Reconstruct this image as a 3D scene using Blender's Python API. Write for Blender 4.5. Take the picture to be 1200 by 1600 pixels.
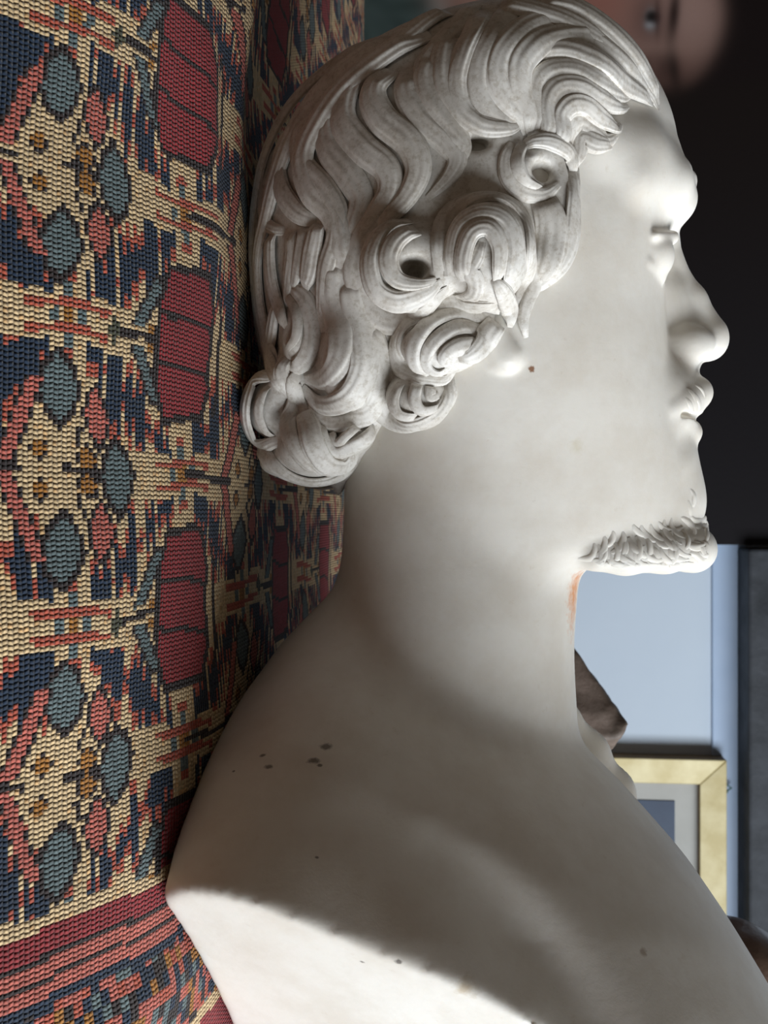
import bpy, math, random
import numpy as np
from mathutils import Vector, Matrix
from mathutils.bvhtree import BVHTree

for o in list(bpy.data.objects):
    bpy.data.objects.remove(o, do_unlink=True)
SC = bpy.context.scene
COL = SC.collection

# ------------------------------------------------------------------ camera
FPX = 1500.0                      # focal length in pixels of the 1200x1600 frame
HCAM = 0.0966                     # lens above the rug-covered table top
PITCH = math.atan(140.0 / FPX)    # looking slightly down
CP, SP = math.cos(PITCH), math.sin(PITCH)
CAM = Vector((0, 0, HCAM))
FWD = Vector((0, CP, -SP)); RGT = Vector((0, SP, CP)); UPV = Vector((-1, 0, 0))
cd = bpy.data.cameras.new('camera')
cd.sensor_fit = 'VERTICAL'; cd.sensor_height = 36.0; cd.lens = 36.0 * FPX / 1600.0
cd.clip_start = 0.01; cd.clip_end = 50
cd.dof.use_dof = True; cd.dof.focus_distance = 0.36; cd.dof.aperture_fstop = 26.0
cam = bpy.data.objects.new('camera', cd); COL.objects.link(cam)
m = Matrix(((RGT.x, UPV.x, -FWD.x), (RGT.y, UPV.y, -FWD.y), (RGT.z, UPV.z, -FWD.z))).to_4x4()
m.translation = CAM
cam.matrix_world = m
SC.camera = cam

# ------------------------------------------------------------------ world, lights, exposure
SC.view_settings.view_transform = 'Standard'
SC.view_settings.look = 'None'
SC.view_settings.gamma = 1.0
SC.view_settings.use_curve_mapping = False
SC.view_settings.exposure = 0.0
w = bpy.data.worlds.new('world'); SC.world = w; w.use_nodes = True
w.node_tree.nodes['Background'].inputs[0].default_value = (0.62, 0.75, 1.0, 1)
w.node_tree.nodes['Background'].inputs[1].default_value = 0.6

def area(name, loc, target, sx, sy, power, col):
    l = bpy.data.lights.new(name, 'AREA'); l.shape = 'RECTANGLE'; l.size = sx; l.size_y = sy
    l.energy = power; l.color = col
    o = bpy.data.objects.new(name, l); COL.objects.link(o); o.location = loc
    d = Vector(target) - Vector(loc)
    o.rotation_euler = d.to_track_quat('-Z', 'Y').to_euler()
    return o
# daylight entering by the window in the right-hand wall (the side the chest points to)
WX, WY, WZ, WW, WH = 1.25, -0.09, 0.78, 1.15, 1.15
area('window_daylight', (WX - 0.03, WY, WZ), (WX - 1.0, WY, WZ - 0.0), WW, WH, 51, (0.91, 0.96, 1.0))

# ------------------------------------------------------------------ helpers
def tag(o, label=None, cat=None, group=None, kind=None):
    if label: o['label'] = label
    if cat: o['category'] = cat
    if group: o['group'] = group
    if kind: o['kind'] = kind
    return o

def mesh_obj(name, verts, faces, mat, parent=None, smooth=True):
    me = bpy.data.meshes.new(name)
    verts = np.asarray(verts, dtype=np.float32)
    if isinstance(faces, np.ndarray) and faces.ndim == 2:
        n, k = faces.shape
        me.vertices.add(len(verts)); me.vertices.foreach_set('co', verts.ravel())
        me.loops.add(n * k); me.loops.foreach_set('vertex_index', faces.astype(np.int32).ravel())
        me.polygons.add(n)
        me.polygons.foreach_set('loop_start', np.arange(0, n * k, k, dtype=np.int32))
        me.update(calc_edges=True)
        me.validate()
    else:
        me.from_pydata([tuple(v) for v in verts], [], [tuple(f) for f in faces])
    if smooth:
        me.polygons.foreach_set('use_smooth', np.ones(len(me.polygons), dtype=bool))
    me.update()
    if mat: me.materials.append(mat)
    o = bpy.data.objects.new(name, me); COL.objects.link(o)
    if parent is not None: o.parent = parent
    return o

def box_data(x0, x1, y0, y1, z0, z1):
    v = [(x, y, z) for x in (x0, x1) for y in (y0, y1) for z in (z0, z1)]
    f = [(0, 1, 3, 2), (4, 6, 7, 5), (0, 4, 5, 1), (2, 3, 7, 6), (0, 2, 6, 4), (1, 5, 7, 3)]
    return v, f

def box(name, x0, x1, y0, y1, z0, z1, mat, parent=None, bevel=0.0):
    v, f = box_data(x0, x1, y0, y1, z0, z1)
    o = mesh_obj(name, v, f, mat, parent, smooth=False)
    if bevel:
        b = o.modifiers.new('bevel', 'BEVEL'); b.width = bevel; b.segments = 2; b.limit_method = 'NONE'
    return o

def empty(name, loc=(0, 0, 0)):
    o = bpy.data.objects.new(name, None); COL.objects.link(o); o.location = loc
    o.empty_display_size = 0.05
    return o

def at(u, v, d):
    "world point seen at pixel (u, v) at camera depth d"
    return CAM + d * (FWD + RGT * ((u - 600.0) / FPX) + UPV * ((800.0 - v) / FPX))

def onY(u, v, Y):
    "world point seen at pixel (u, v) on the plane y = Y"
    r = FWD + RGT * ((u - 600.0) / FPX) + UPV * ((800.0 - v) / FPX)
    return CAM + r * (Y / r.y)

class NT:
    "small node-tree writer"
    def __init__(s, name):
        s.mat = bpy.data.materials.new(name); s.mat.use_nodes = True
        s.t = s.mat.node_tree; s.bsdf = s.t.nodes['Principled BSDF']
    def n(s, typ, **kw):
        x = s.t.nodes.new(typ)
        for k, v in kw.items():
            if k in x.inputs: x.inputs[k].default_value = v
            else: setattr(x, k, v)
        return x
    def l(s, a, b): s.t.links.new(a, b)
    def ramp(s, src, pts):
        r = s.n('ShaderNodeValToRGB')
        e = r.color_ramp.elements
        while len(e) < len(pts): e.new(0.5)
        for i, (p, c) in enumerate(pts):
            e[i].position = p; e[i].color = (*c, 1) if len(c) == 3 else c
        s.l(src, r.inputs[0]); return r.outputs[0]
    def mix(s, fac, a, b, typ='MIX'):
        x = s.n('ShaderNodeMix'); x.data_type = 'RGBA'; x.blend_type = typ
        if isinstance(fac, (int, float)): x.inputs[0].default_value = fac
        else: s.l(fac, x.inputs[0])
        for val, k in ((a, 6), (b, 7)):
            if isinstance(val, tuple): x.inputs[k].default_value = (*val, 1)
            else: s.l(val, x.inputs[k])
        return x.outputs[2]
    def noise(s, scale, detail=4, rough=0.55, coord='Object', vec=None, dist=0.0):
        x = s.n('ShaderNodeTexNoise'); x.inputs['Scale'].default_value = scale
        x.inputs['Detail'].default_value = detail; x.inputs['Roughness'].default_value = rough
        x.inputs['Distortion'].default_value = dist
        if vec is None:
            if not hasattr(s, 'tc'): s.tc = s.n('ShaderNodeTexCoord')
            vec = s.tc.outputs[coord]
        s.l(vec, x.inputs['Vector']); return x.outputs['Fac']
    def bump(s, h, strength, distance):
        b = s.n('ShaderNodeBump'); b.inputs['Strength'].default_value = strength
        b.inputs['Distance'].default_value = distance
        s.l(h, b.inputs['Height']); s.l(b.outputs[0], s.bsdf.inputs['Normal']); return b

def simple_mat(name, c1, c2, scale, rough=0.6, metal=0.0, bump=0.0, bscale=None, spec=0.5):
    t = NT(name)
    f = t.noise(scale)
    t.l(t.ramp(f, [(0.35, c1), (0.68, c2)]), t.bsdf.inputs['Base Color'])
    t.bsdf.inputs['Roughness'].default_value = rough
    t.bsdf.inputs['Metallic'].default_value = metal
    t.bsdf.inputs['Specular IOR Level'].default_value = spec
    if bump: t.bump(t.noise(bscale or scale * 3), 0.6, bump)
    return t.mat

# ------------------------------------------------------------------ materials
M = {}
M['wall'] = simple_mat('pale_blue_plaster', (0.64, 0.74, 0.86), (0.69, 0.79, 0.90), 3.0, 0.85, 0, 0.0006, 40)
M['room'] = simple_mat('warm_room_plaster', (0.095, 0.068, 0.046), (0.12, 0.088, 0.06), 2.0, 0.9)
M['floor'] = simple_mat('brown_floor_boards', (0.14, 0.09, 0.055), (0.21, 0.14, 0.085), 4.0, 0.55)
M['ceiling'] = simple_mat('ceiling_paint', (0.22, 0.18, 0.14), (0.25, 0.21, 0.17), 2.0, 0.9)
M['rail'] = simple_mat('blue_white_gloss_paint', (0.48, 0.62, 0.84), (0.54, 0.68, 0.90), 12.0, 0.4)
M['dark_beam'] = simple_mat('dark_slate_paint', (0.02, 0.024, 0.03), (0.055, 0.062, 0.075), 22.0, 0.7, 0, 0.002, 60)
M['gold'] = simple_mat('gilt_wood', (0.60, 0.50, 0.25), (0.76, 0.67, 0.40), 26.0, 0.5, 0.1, 0.0006, 80)
M['gold_edge'] = simple_mat('brown_gilt_edge', (0.14, 0.085, 0.035), (0.24, 0.15, 0.07), 20.0, 0.6)
M['mat_board'] = simple_mat('grey_mount_board', (0.52, 0.52, 0.49), (0.56, 0.56, 0.53), 30.0, 0.9)
M['blue_print'] = simple_mat('dark_blue_print', (0.012, 0.03, 0.075), (0.03, 0.065, 0.13), 9.0, 0.5)
M['wire'] = simple_mat('green_patina_wire', (0.08, 0.2, 0.2), (0.15, 0.3, 0.3), 60.0, 0.5, 0.5)
M['canvas_edge'] = simple_mat('dark_canvas_edge', (0.03, 0.05, 0.06), (0.06, 0.09, 0.1), 30.0, 0.8)
M['wood'] = simple_mat('dark_table_wood', (0.05, 0.028, 0.016), (0.09, 0.05, 0.03), 12.0, 0.45)
M['brown_stone'] = simple_mat('brown_stone', (0.095, 0.068, 0.050), (0.21, 0.155, 0.125), 55.0, 0.62, 0, 0.0012, 130)
M['bronze'] = simple_mat('brown_glazed_clay', (0.095, 0.055, 0.038), (0.16, 0.10, 0.075), 32.0, 0.32, 0, 0.002, 80)
M['window_paint'] = simple_mat('white_window_paint', (0.7, 0.7, 0.68), (0.75, 0.75, 0.73), 5.0, 0.5)

# ------------------------------------------------------------------ the room
FZ, CZ = -0.62, 2.0
RX0, RX1, RY0, RY1 = -1.9, WX, -1.9, 1.40
tag(box('floor', RX0, RX1, RY0, RY1, FZ - 0.05, FZ, M['floor']), kind='structure')
tag(box('ceiling', RX0, RX1, RY0, RY1, CZ, CZ + 0.05, M['ceiling']), kind='structure')
tag(box('wall_back', RX0, RX1, RY1, RY1 + 0.08, FZ, CZ, M['wall']), kind='structure')
tag(box('wall_left', RX0 - 0.08, RX0, RY0, RY1, FZ, CZ, M['room']), kind='structure')
tag(box('wall_front', RX0, RX1, RY0 - 0.08, RY0, FZ, CZ, M['room']), kind='structure')
# right wall with its window opening
wy0, wy1, wz0, wz1 = WY - WW / 2, WY + WW / 2, WZ - WH / 2, WZ + WH / 2
vv, ff = [], []
for b in ((RY0, wy0, FZ, CZ), (wy1, RY1, FZ, CZ), (wy0, wy1, FZ, wz0), (wy0, wy1, wz1, CZ)):
    v, f = box_data(RX1, RX1 + 0.12, *b)
    ff += [tuple(i + len(vv) for i in q) for q in f]; vv += v
tag(mesh_obj('wall_right', vv, ff, M['room'], None, False), kind='structure')
vv, ff = [], []
for b in ((wy0, wy0 + 0.05, wz0, wz1), (wy1 - 0.05, wy1, wz0, wz1), (wy0, wy1, wz0, wz0 + 0.05), (wy0, wy1, wz1 - 0.05, wz1)):
    v, f = box_data(RX1 + 0.02, RX1 + 0.07, *b)
    ff += [tuple(i + len(vv) for i in q) for q in f]; vv += v
tag(mesh_obj('window_1', vv, ff, M['window_paint'], None, False), kind='structure')
# picture rail and dark beam along the top of the visible wall
tag(box('trim_1', 0.02, RX1, RY1 - 0.005, RY1, onY(1113, 800, RY1 - 0.005).z, onY(1166, 800, RY1 - 0.005).z, M['rail'], bevel=0.002), kind='structure')
tag(box('trim_2', 0.05, RX1, RY1 - 0.06, RY1, onY(1170, 800, RY1 - 0.06).z, onY(1330, 800, RY1 - 0.06).z, M['dark_beam'], bevel=0.004), kind='structure')

# ------------------------------------------------------------------ table under the rug
tb = empty('table', (0.0, 0.62, FZ))
tag(tb, 'low dark table that the patterned rug is spread over', 'table')
box('table_top', -0.85, 0.62, -0.24, 0.24, -FZ - 0.035, -FZ - 0.007, M['wood'], tb, 0.008)
for sx in (-0.78, 0.55):
    for sy in (-0.18, 0.18):
        box('leg', sx - 0.025, sx + 0.025, sy - 0.025, sy + 0.025, 0, -FZ - 0.035, M['wood'], tb, 0.004)
box('apron', -0.76, 0.53, -0.19, 0.19, -FZ - 0.10, -FZ - 0.036, M['wood'], tb)

# ------------------------------------------------------------------ rug
KN = 0.0016
PX, QY, X0 = 0.0942, 0.143, -0.0597
# profile: flat on the table, rolling down over its front edge; (Y, Z) seen from the side
prof = [(0.150, -0.205), (0.175, -0.160), (0.205, -0.115), (0.235, -0.076), (0.262, -0.047), (0.287, -0.0275), (0.308, -0.0155),
        (0.330, -0.0075), (0.355, -0.003), (0.385, -0.001), (0.42, -0.0005), (0.60, 0.0), (0.855, 0.0), (0.866, -0.004), (0.872, -0.014), (0.874, -0.05)]
py = np.array([p[0] for p in prof]); pz = np.array([p[1] for p in prof])
tt = np.linspace(0, 1, 4000)
cum0 = np.r_[0, np.cumsum(np.hypot(np.diff(py), np.diff(pz)))]
fy = np.interp(tt * cum0[-1], cum0, py); fz = np.interp(tt * cum0[-1], cum0, pz)
ker = np.hanning(161); ker /= ker.sum()
fy2 = np.convolve(np.pad(fy, 80, 'edge'), ker, 'valid'); fz2 = np.convolve(np.pad(fz, 80, 'edge'), ker, 'valid')
cum = np.r_[0, np.cumsum(np.hypot(np.diff(fy2), np.diff(fz2)))]
s_red = np.interp(0.333, fy2, cum)          # arc length of the first row of red medallions
ns = int(cum[-1] / KN)
sv = np.linspace(0, cum[-1], ns)
RXA, RXB = -0.66, 0.56
nx = int((RXB - RXA) / KN)
xv = np.linspace(RXA, RXB, nx)
GX, GS = np.meshgrid(xv, sv, indexing='ij')
GY = np.interp(GS, cum, fy2); GZ = np.interp(GS, cum, fz2)
def G(x, y, cx, cy, sx, sy, a): return a * np.exp(-((x - cx) / sx) ** 2 - ((y - cy) / sy) ** 2)
rng = np.random.RandomState(5)
und = 0.0012 * np.sin(GX * 31 + 1.3 * np.sin(GY * 23)) * np.sin(GY * 27 + 0.8) + 0.0008 * np.sin(GX * 67 + GY * 41)
und += G(GX, GY, -0.235, 0.385, 0.085, 0.020, 0.009) + G(GX, GY, -0.145, 0.352, 0.05, 0.013, 0.004) - G(GX, GY, -0.20, 0.435, 0.07, 0.03, 0.004)
und += G(GX, GY, 0.165, 0.315, 0.012, 0.03, 0.004)
GZ2 = GZ + und * np.clip((GY - 0.2) * 10, 0, 1)

# colours, knot by knot
C = dict(cream=(0.60, 0.43, 0.235), red=(0.25, 0.020, 0.024), rust=(0.40, 0.080, 0.045), pink=(0.44, 0.11, 0.08), navy=(0.010, 0.022, 0.046),
         grey=(0.105, 0.140, 0.142), gold=(0.33, 0.135, 0.022), dark=(0.022, 0.013, 0.012), olive=(0.06, 0.06, 0.035))
KX = (np.arange(nx - 1) + 0.5) * (xv[1] - xv[0]) + RXA
KS = (np.arange(ns - 1) + 0.5) * (sv[1] - sv[0])
A, B = np.meshgrid((KX - X0) / PX, np.where(KS < s_red, (KS - s_red) / 0.100, (KS - s_red) / QY), indexing='ij')
# weaver's irregularity
A = A + 0.012 * np.sin(B * 9 + A * 2) + 0.006 * np.sin(B * 23)
B = B + 0.012 * np.sin(A * 7 + 1)
hsh = rng.rand(*A.shape)
colh = np.repeat(rng.rand(1, A.shape[1]), A.shape[0], 0)       # one number per knot column: the flame teeth
col3 = (rng.rand(9, A.shape[1]))[(np.floor(A * 2 + 40).astype(int)) % 9, np.arange(A.shape[1])[None, :]]
a = A - np.round(A); b = B - np.round(B)
isred = np.abs(a) + np.abs(b) < 0.5
a2 = A - 0.5 - np.round(A - 0.5); b2 = B - 0.5 - np.round(B - 0.5)
a = np.where(isred, a, a2); b = np.where(isred, b, b2)
aa, ab = np.abs(a), np.abs(b)
out = np.empty(A.shape + (3,), np.float32); out[:] = C['cream']
def put(mask, c): out[mask] = C[c]
r = aa + ab
tooth = (col3 - 0.5) * 0.20
band = (aa > 0.085) & (ab > 0.06)
put((r + tooth * 1.3 > 0.355) & band & (r > 0.27), 'rust')
put((r + tooth > 0.415) & band & (r > 0.32), 'navy')
# nodes of the lattice (where diamonds meet tip to tip)
for (na, nb) in ((0.5, 0.0), (0.0, 0.5)):
    da, db = np.abs(aa - na), np.abs(ab - nb)
    put((np.abs(da - 0.042) < 0.014) & (db < 0.15), 'rust')
    put((np.abs(da - 0.085) < 0.028) & (db < 0.016), 'grey')
    put((da < 0.024) & (np.abs(db - 0.05) < 0.016), 'grey')
    put((da < 0.028) & (db < 0.022), 'gold')
    put((np.abs(da - 0.125) < 0.018) & (db < 0.022), 'rust')
# red medallion cells
R_ = isred
tap = np.clip(aa - 0.15, 0, 1) * 0.55
hb0, hb1 = -0.120 + tap * 0.5, 0.165 - tap * 0.8
ins = np.minimum(np.minimum(b - hb0, hb1 - b), (0.272 - aa) * 0.7)
put(R_ & (b > 0.05) & (ins < -0.062) & (ins > -0.085) & (aa < 0.25), 'dark')
put(R_ & (ins > -0.022), 'dark')
put(R_ & (ins > 0), 'red')
put(R_ & (ins > 0) & ((np.abs(a + 0.10 - 0.10 * b) < 0.010) | (np.abs(a - 0.085 - 0.14 * b) < 0.010)), 'dark')
leaf = np.abs(-b - 0.245 + aa * 0.50)
put(R_ & (b < 0) & (leaf < 0.036) & (aa < 0.235) & (aa > 0.03), 'dark')
put(R_ & (b < 0) & (leaf < 0.022) & (aa < 0.215) & (aa > 0.03), 'grey')
put(R_ & (b < -0.12) & (b > -0.33) & (aa < 0.012), 'dark')
put(R_ & (np.abs(b + 0.165) < 0.016) & (np.abs(aa - 0.035) < 0.016), 'gold')
put(R_ & (np.abs(b + 0.33) + aa * 0.6 < 0.030), 'olive')
# tree cells
T_ = ~isred
put(T_ & (aa < 0.013) & (b < 0.13) & ((b < -0.17) | (b > -0.03)), 'dark')
def dia(ca, cb, ra, rb): return np.maximum(np.abs(aa - ca) / ra, np.abs(b - cb) / rb) * 0.35 + 0.65 * (np.abs(aa - ca) / ra + np.abs(b - cb) / rb)
for (ca, cb, ra, rb, c) in ((0.265, -0.035, 0.108, 0.066, 'grey'), (0.0, 0.17, 0.118, 0.060, 'grey'), (0.19, 0.10, 0.090, 0.044, 'pink'), (0.042, 0.055, 0.040, 0.034, 'gold'),
                           (0.065, -0.11, 0.03, 0.026, 'gold')):
    q = dia(ca, cb, ra, rb)
    put(T_ & (q < 1.30), 'dark'); put(T_ & (q < 1.0), c)
strip = np.abs(b + 0.235 - aa * 0.42)
put(T_ & (strip < 0.034) & (aa < 0.30) & (aa > 0.02), 'dark')
put(T_ & (strip < 0.023) & (aa < 0.30) & (aa > 0.02), 'pink')
put(T_ & (np.abs(b + 0.02 - aa * 0.4) < 0.010) & (aa < 0.15) & (aa > 0.08), 'dark')
# border along the right-hand side of the rug
BX = np.repeat(KX[:, None], A.shape[1], 1) + 0.0012 * np.sin(B * 11)
k2 = (np.arange(A.shape[0])[:, None] // 3 * 7919 + np.arange(A.shape[1])[None, :] // 2 * 104729)
mix = (np.sin(k2 * 12.9898) * 43758.5453) % 1.0
cols = ['pink', 'navy', 'rust', 'navy', 'gold', 'pink', 'grey', 'dark']
for x0, x1, c in ((0.122, 0.126, 'cream'), (0.126, 0.134, 'red'), (0.134, 0.136, 'dark'), (0.136, 0.141, 'pink'), (0.141, 0.1425, 'dark'), (0.1425, 0.147, 'pink'), (0.147, 0.150, 'navy')):
    put((BX > x0) & (BX < x1), c)
for i, c in enumerate(cols):
    put((BX > 0.150) & (BX < 0.185) & (mix > i / 8) & (mix <= (i + 1) / 8), c)
put((BX > 0.185) & (BX < 0.19), 'cream'); put(BX > 0.19, 'red')
q = np.abs(((B * 4) % 1) - 0.5) * 0.03 + np.abs(BX - 0.235)
put((BX > 0.205) & (BX < 0.265) & (q < 0.016), 'navy'); put((BX > 0.205) & (q < 0.009), 'cream'); put((BX > 0.27) & (BX < 0.275), 'cream'); put(BX > 0.275, 'navy')
# yarn variation
patch = 0.5 + 0.5 * np.sin(A * 5.3 + 2 * np.sin(B * 3.1)) * np.sin(B * 4.7 + 1)
out *= (0.80 + 0.34 * hsh[..., None]) * (0.90 + 0.18 * patch[..., None])
cre = np.abs(out[..., 0] / np.maximum(out[..., 2], 1e-4) - 0.60 / 0.235) < 0.15
jit = rng.rand(*A.shape)
out[cre & (jit > 0.93)] *= np.array([1.0, 0.86, 0.72])
# mesh
idx = np.arange(nx * ns).reshape(nx, ns)
quads = np.stack([idx[:-1, :-1], idx[1:, :-1], idx[1:, 1:], idx[:-1, 1:]], -1).reshape(-1, 4)
fc = out.reshape(-1, 3)
cy_ = 0.25 * (GY[:-1, :-1] + GY[1:, :-1] + GY[1:, 1:] + GY[:-1, 1:])
cx_ = np.repeat(KX[:, None], ns - 1, 1)
half = cy_ * 0.66 + 0.11
keep = ((np.abs(cx_) < half)).ravel()
quads = quads[keep]; fc = fc[keep]
ku = np.stack([np.repeat(np.arange(nx - 1)[:, None], ns - 1, 1), np.repeat(np.arange(ns - 1)[None, :], nx - 1, 0)], -1).reshape(-1, 2)[keep]
used = np.zeros(nx * ns, bool); used[quads.ravel()] = True
remap = np.cumsum(used) - 1
V = np.stack([GX, GY, GZ2], -1).reshape(-1, 3)[used]
quads = remap[quads]
t = NT('knotted_wool')
at_ = t.n('ShaderNodeVertexColor'); at_.layer_name = 'yarn'
uvn = t.n('ShaderNodeUVMap'); uvn.uv_map = 'knots'
sep = t.n('ShaderNodeSeparateXYZ'); t.l(uvn.outputs[0], sep.inputs[0])
def mth(op, x, y=None):
    q = t.n('ShaderNodeMath', operation=op)
    for i, z in enumerate((x, y)):
        if z is None: continue
        if isinstance(z, (int, float)): q.inputs[i].default_value = z
        else: t.l(z, q.inputs[i])
    return q.outputs[0]
# slanted stitches, two legs to each knot
half_col = mth('FLOOR', mth('MULTIPLY', sep.outputs[1], 1.0))
alt = mth('SUBTRACT', mth('MULTIPLY', mth('MODULO', half_col, 2.0), 2.0), 1.0)
fyv = mth('FRACT', sep.outputs[1])
slant = mth('ADD', sep.outputs[0], mth('MULTIPLY', mth('MULTIPLY', fyv, alt), 0.18))
sx_ = mth('ABSOLUTE', mth('SUBTRACT', mth('FRACT', slant), 0.5))
sy_ = mth('ABSOLUTE', mth('SUBTRACT', fyv, 0.5))
hgt = mth('SUBTRACT', 1.0, mth('ADD', mth('MULTIPLY', mth('POWER', sx_, 2.0), 3.2), mth('MULTIPLY', mth('POWER', sy_, 2.0), 3.2)))
nz = t.noise(900, 3, 0.6)
hh = mth('ADD', hgt, mth('MULTIPLY', nz, 0.7))
t.l(at_.outputs[0], t.bsdf.inputs['Base Color'])
t.bsdf.inputs['Roughness'].default_value = 0.78
t.bsdf.inputs['Specular IOR Level'].default_value = 0.25
t.bsdf.inputs['Sheen Weight'].default_value = 0.12
t.bump(hh, 0.9, 0.0011)
M['rug'] = t.mat
rug = mesh_obj('rug', V, quads, M['rug'])
ca = rug.data.color_attributes.new('yarn', 'FLOAT_COLOR', 'CORNER')
ca.data.foreach_set('color', np.repeat(np.c_[fc, np.ones(len(fc))], 4, 0).astype(np.float32).ravel())
uvl = rug.data.uv_layers.new(name='knots')
cor = np.array([(0, 0), (1, 0), (1, 1), (0, 1)], np.float32)
uvl.data.foreach_set('uv', (ku[:, None, :] + cor[None]).astype(np.float32).ravel())
rug['label'] = 'patterned oriental rug in cream, red and navy spread under the white bust'
rug['category'] = 'rug'
RUGBVH = None

# ------------------------------------------------------------------ the bust: signed distance modelling, units of 1 px at the bust's midplane
D0 = 0.42; S = D0 / FPX
def smin(a, b, k):
    h = np.clip(0.5 + 0.5 * (b - a) / k, 0, 1)
    return b + (a - b) * h - k * h * (1 - h)
def smax(a, b, k): return -smin(-a, -b, k)
class Grid:
    def __init__(s, xs, ys, zs):
        s.xs, s.ys, s.zs = [np.asarray(q, np.float32) for q in (xs, ys, zs)]
        s.f = None
    def full(s): return s.xs[:, None, None], s.ys[None, :, None], s.zs[None, None, :]
    def local(s, lo, hi):
        sl = tuple(slice(max(0, np.searchsorted(c, l) - 1), np.searchsorted(c, h) + 1) for c, l, h in zip((s.xs, s.ys, s.zs), lo, hi))
        return sl, (s.xs[sl[0]][:, None, None], s.ys[sl[1]][None, :, None], s.zs[sl[2]][None, None, :])
    def ell(s, c, r, k, sub=False, rot=0.0):
        "blend in an ellipsoid; c=(v,y,z) with v in picture rows; rot turns it in the x-z plane"
        c = (c[0] - 800.0, c[1], c[2]); m = max(r) + k + 12
        sl, (x, y, z) = s.local([q - m for q in c], [q + m for q in c])
        if 0 in s.f[sl].shape: return
        dx, dy, dz = x - c[0], y - c[1], z - c[2]
        if rot:
            co, si = math.cos(rot), math.sin(rot); dx, dz = co * dx + si * dz, -si * dx + co * dz
        k0 = np.sqrt((dx / r[0]) ** 2 + (dy / r[1]) ** 2 + (dz / r[2]) ** 2)
        k1 = np.sqrt((dx / r[0] ** 2) ** 2 + (dy / r[1] ** 2) ** 2 + (dz / r[2] ** 2) ** 2) + 1e-9
        d = k0 * (k0 - 1) / k1
        s.f[sl] = smax(s.f[sl], -d, k) if sub else smin(s.f[sl], d, k)
    def cap(s, a, b, ra, rb, k, sub=False):
        a = np.array((a[0] - 800.0, a[1], a[2])); b = np.array((b[0] - 800.0, b[1], b[2]))
        m = max(ra, rb) + k + 12
        sl, (x, y, z) = s.local(np.minimum(a, b) - m, np.maximum(a, b) + m)
        if 0 in s.f[sl].shape: return
        e = b - a; L2 = float(e @ e) + 1e-9
        h = np.clip(((x - a[0]) * e[0] + (y - a[1]) * e[1] + (z - a[2]) * e[2]) / L2, 0, 1)
        d = np.sqrt((x - a[0] - e[0] * h) ** 2 + (y - a[1] - e[1] * h) ** 2 + (z - a[2] - e[2] * h) ** 2) - (ra + (rb - ra) * h)
        s.f[sl] = smax(s.f[sl], -d, k) if sub else smin(s.f[sl], d, k)
    def chain(s, pts, k, sub=False):
        for p, q in zip(pts[:-1], pts[1:]): s.cap(p[:3], q[:3], p[3], q[3], k, sub)
    def sym(s, fn, c, *a, **kw):
        fn(c, *a, **kw); fn((c[0], -c[1], c[2]), *a, **kw)
    def symchain(s, pts, k, sub=False):
        s.chain(pts, k, sub); s.chain([(p[0], -p[1], p[2], p[3]) for p in pts], k, sub)
    def mesh(s):
        f = s.f; ng = f < 0
        c = ng[:-1].astype(np.int8) + ng[1:]
        c = c[:, :-1] + c[:, 1:]; c = c[:, :, :-1] + c[:, :, 1:]
        ids = np.argwhere((c > 0) & (c < 8))
        i, j, k = ids.T
        num = np.full(c.shape, -1, np.int32); num[i, j, k] = np.arange(len(ids))
        off = [(p, q, r_) for p in (0, 1) for q in (0, 1) for r_ in (0, 1)]
        val = {o: f[i + o[0], j + o[1], k + o[2]] for o in off}
        cx = (s.xs, s.ys, s.zs); ijk = (i, j, k)
        acc = np.zeros((len(ids), 3), np.float64); cnt = np.zeros(len(ids))
        for o in off:
            for ax in range(3):
                if o[ax]: continue
                o2 = list(o); o2[ax] = 1; o2 = tuple(o2)
                va, vb = val[o], val[o2]
                m_ = (va < 0) != (vb < 0)
                tq = np.where(m_, va / np.where(m_, va - vb, 1), 0)
                for d in range(3):
                    base = cx[d][ijk[d] + o[d]].astype(np.float64)
                    if d == ax: base = base + (cx[d][ijk[d] + 1] - cx[d][ijk[d]]) * tq
                    acc[:, d] += np.where(m_, base, 0)
                cnt += m_
        P = acc / cnt[:, None]
        Q = []
        for ax in range(3):
            sl0 = [slice(None)] * 3; sl1 = [slice(None)] * 3
            sl0[ax] = slice(0, -1); sl1[ax] = slice(1, None)
            A_, B_ = ng[tuple(sl0)], ng[tuple(sl1)]
            e = np.argwhere(A_ != B_)
            o1, o2 = [(1, 2), (2, 0), (0, 1)][ax]
            e = e[(e[:, o1] > 0) & (e[:, o2] > 0) & (e[:, o1] < c.shape[o1]) & (e[:, o2] < c.shape[o2])]
            def cell(d1, d2):
                q = e.copy(); q[:, o1] += d1; q[:, o2] += d2
                return num[q[:, 0], q[:, 1], q[:, 2]]
            qd = np.stack([cell(-1, -1), cell(0, -1), cell(0, 0), cell(-1, 0)], 1)
            flip = ~A_[e[:, 0], e[:, 1], e[:, 2]]
            qd[flip] = qd[flip][:, ::-1]
            Q.append(qd)
        Q = np.concatenate(Q); Q = Q[(Q >= 0).all(1)]
        return P, Q
def relax(P, Q, n, lam=0.5):
    e = np.concatenate([Q[:, [0, 1]], Q[:, [1, 2]], Q[:, [2, 3]], Q[:, [3, 0]]])
    e = np.concatenate([e, e[:, ::-1]])
    deg = np.bincount(e[:, 0], minlength=len(P)).astype(float)[:, None]
    for it in range(n):
        acc = np.stack([np.bincount(e[:, 0], P[e[:, 1], d], minlength=len(P)) for d in range(3)], 1) / deg
        P = P + lam * (acc - P)
    return P
def spans(*segs):
    o = []
    for a_, b_, st in segs:
        n_ = max(1, int(round((b_ - a_) / st))); o += list(np.linspace(a_, b_, n_, endpoint=False))
    o.append(segs[-1][1]); return o
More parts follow.
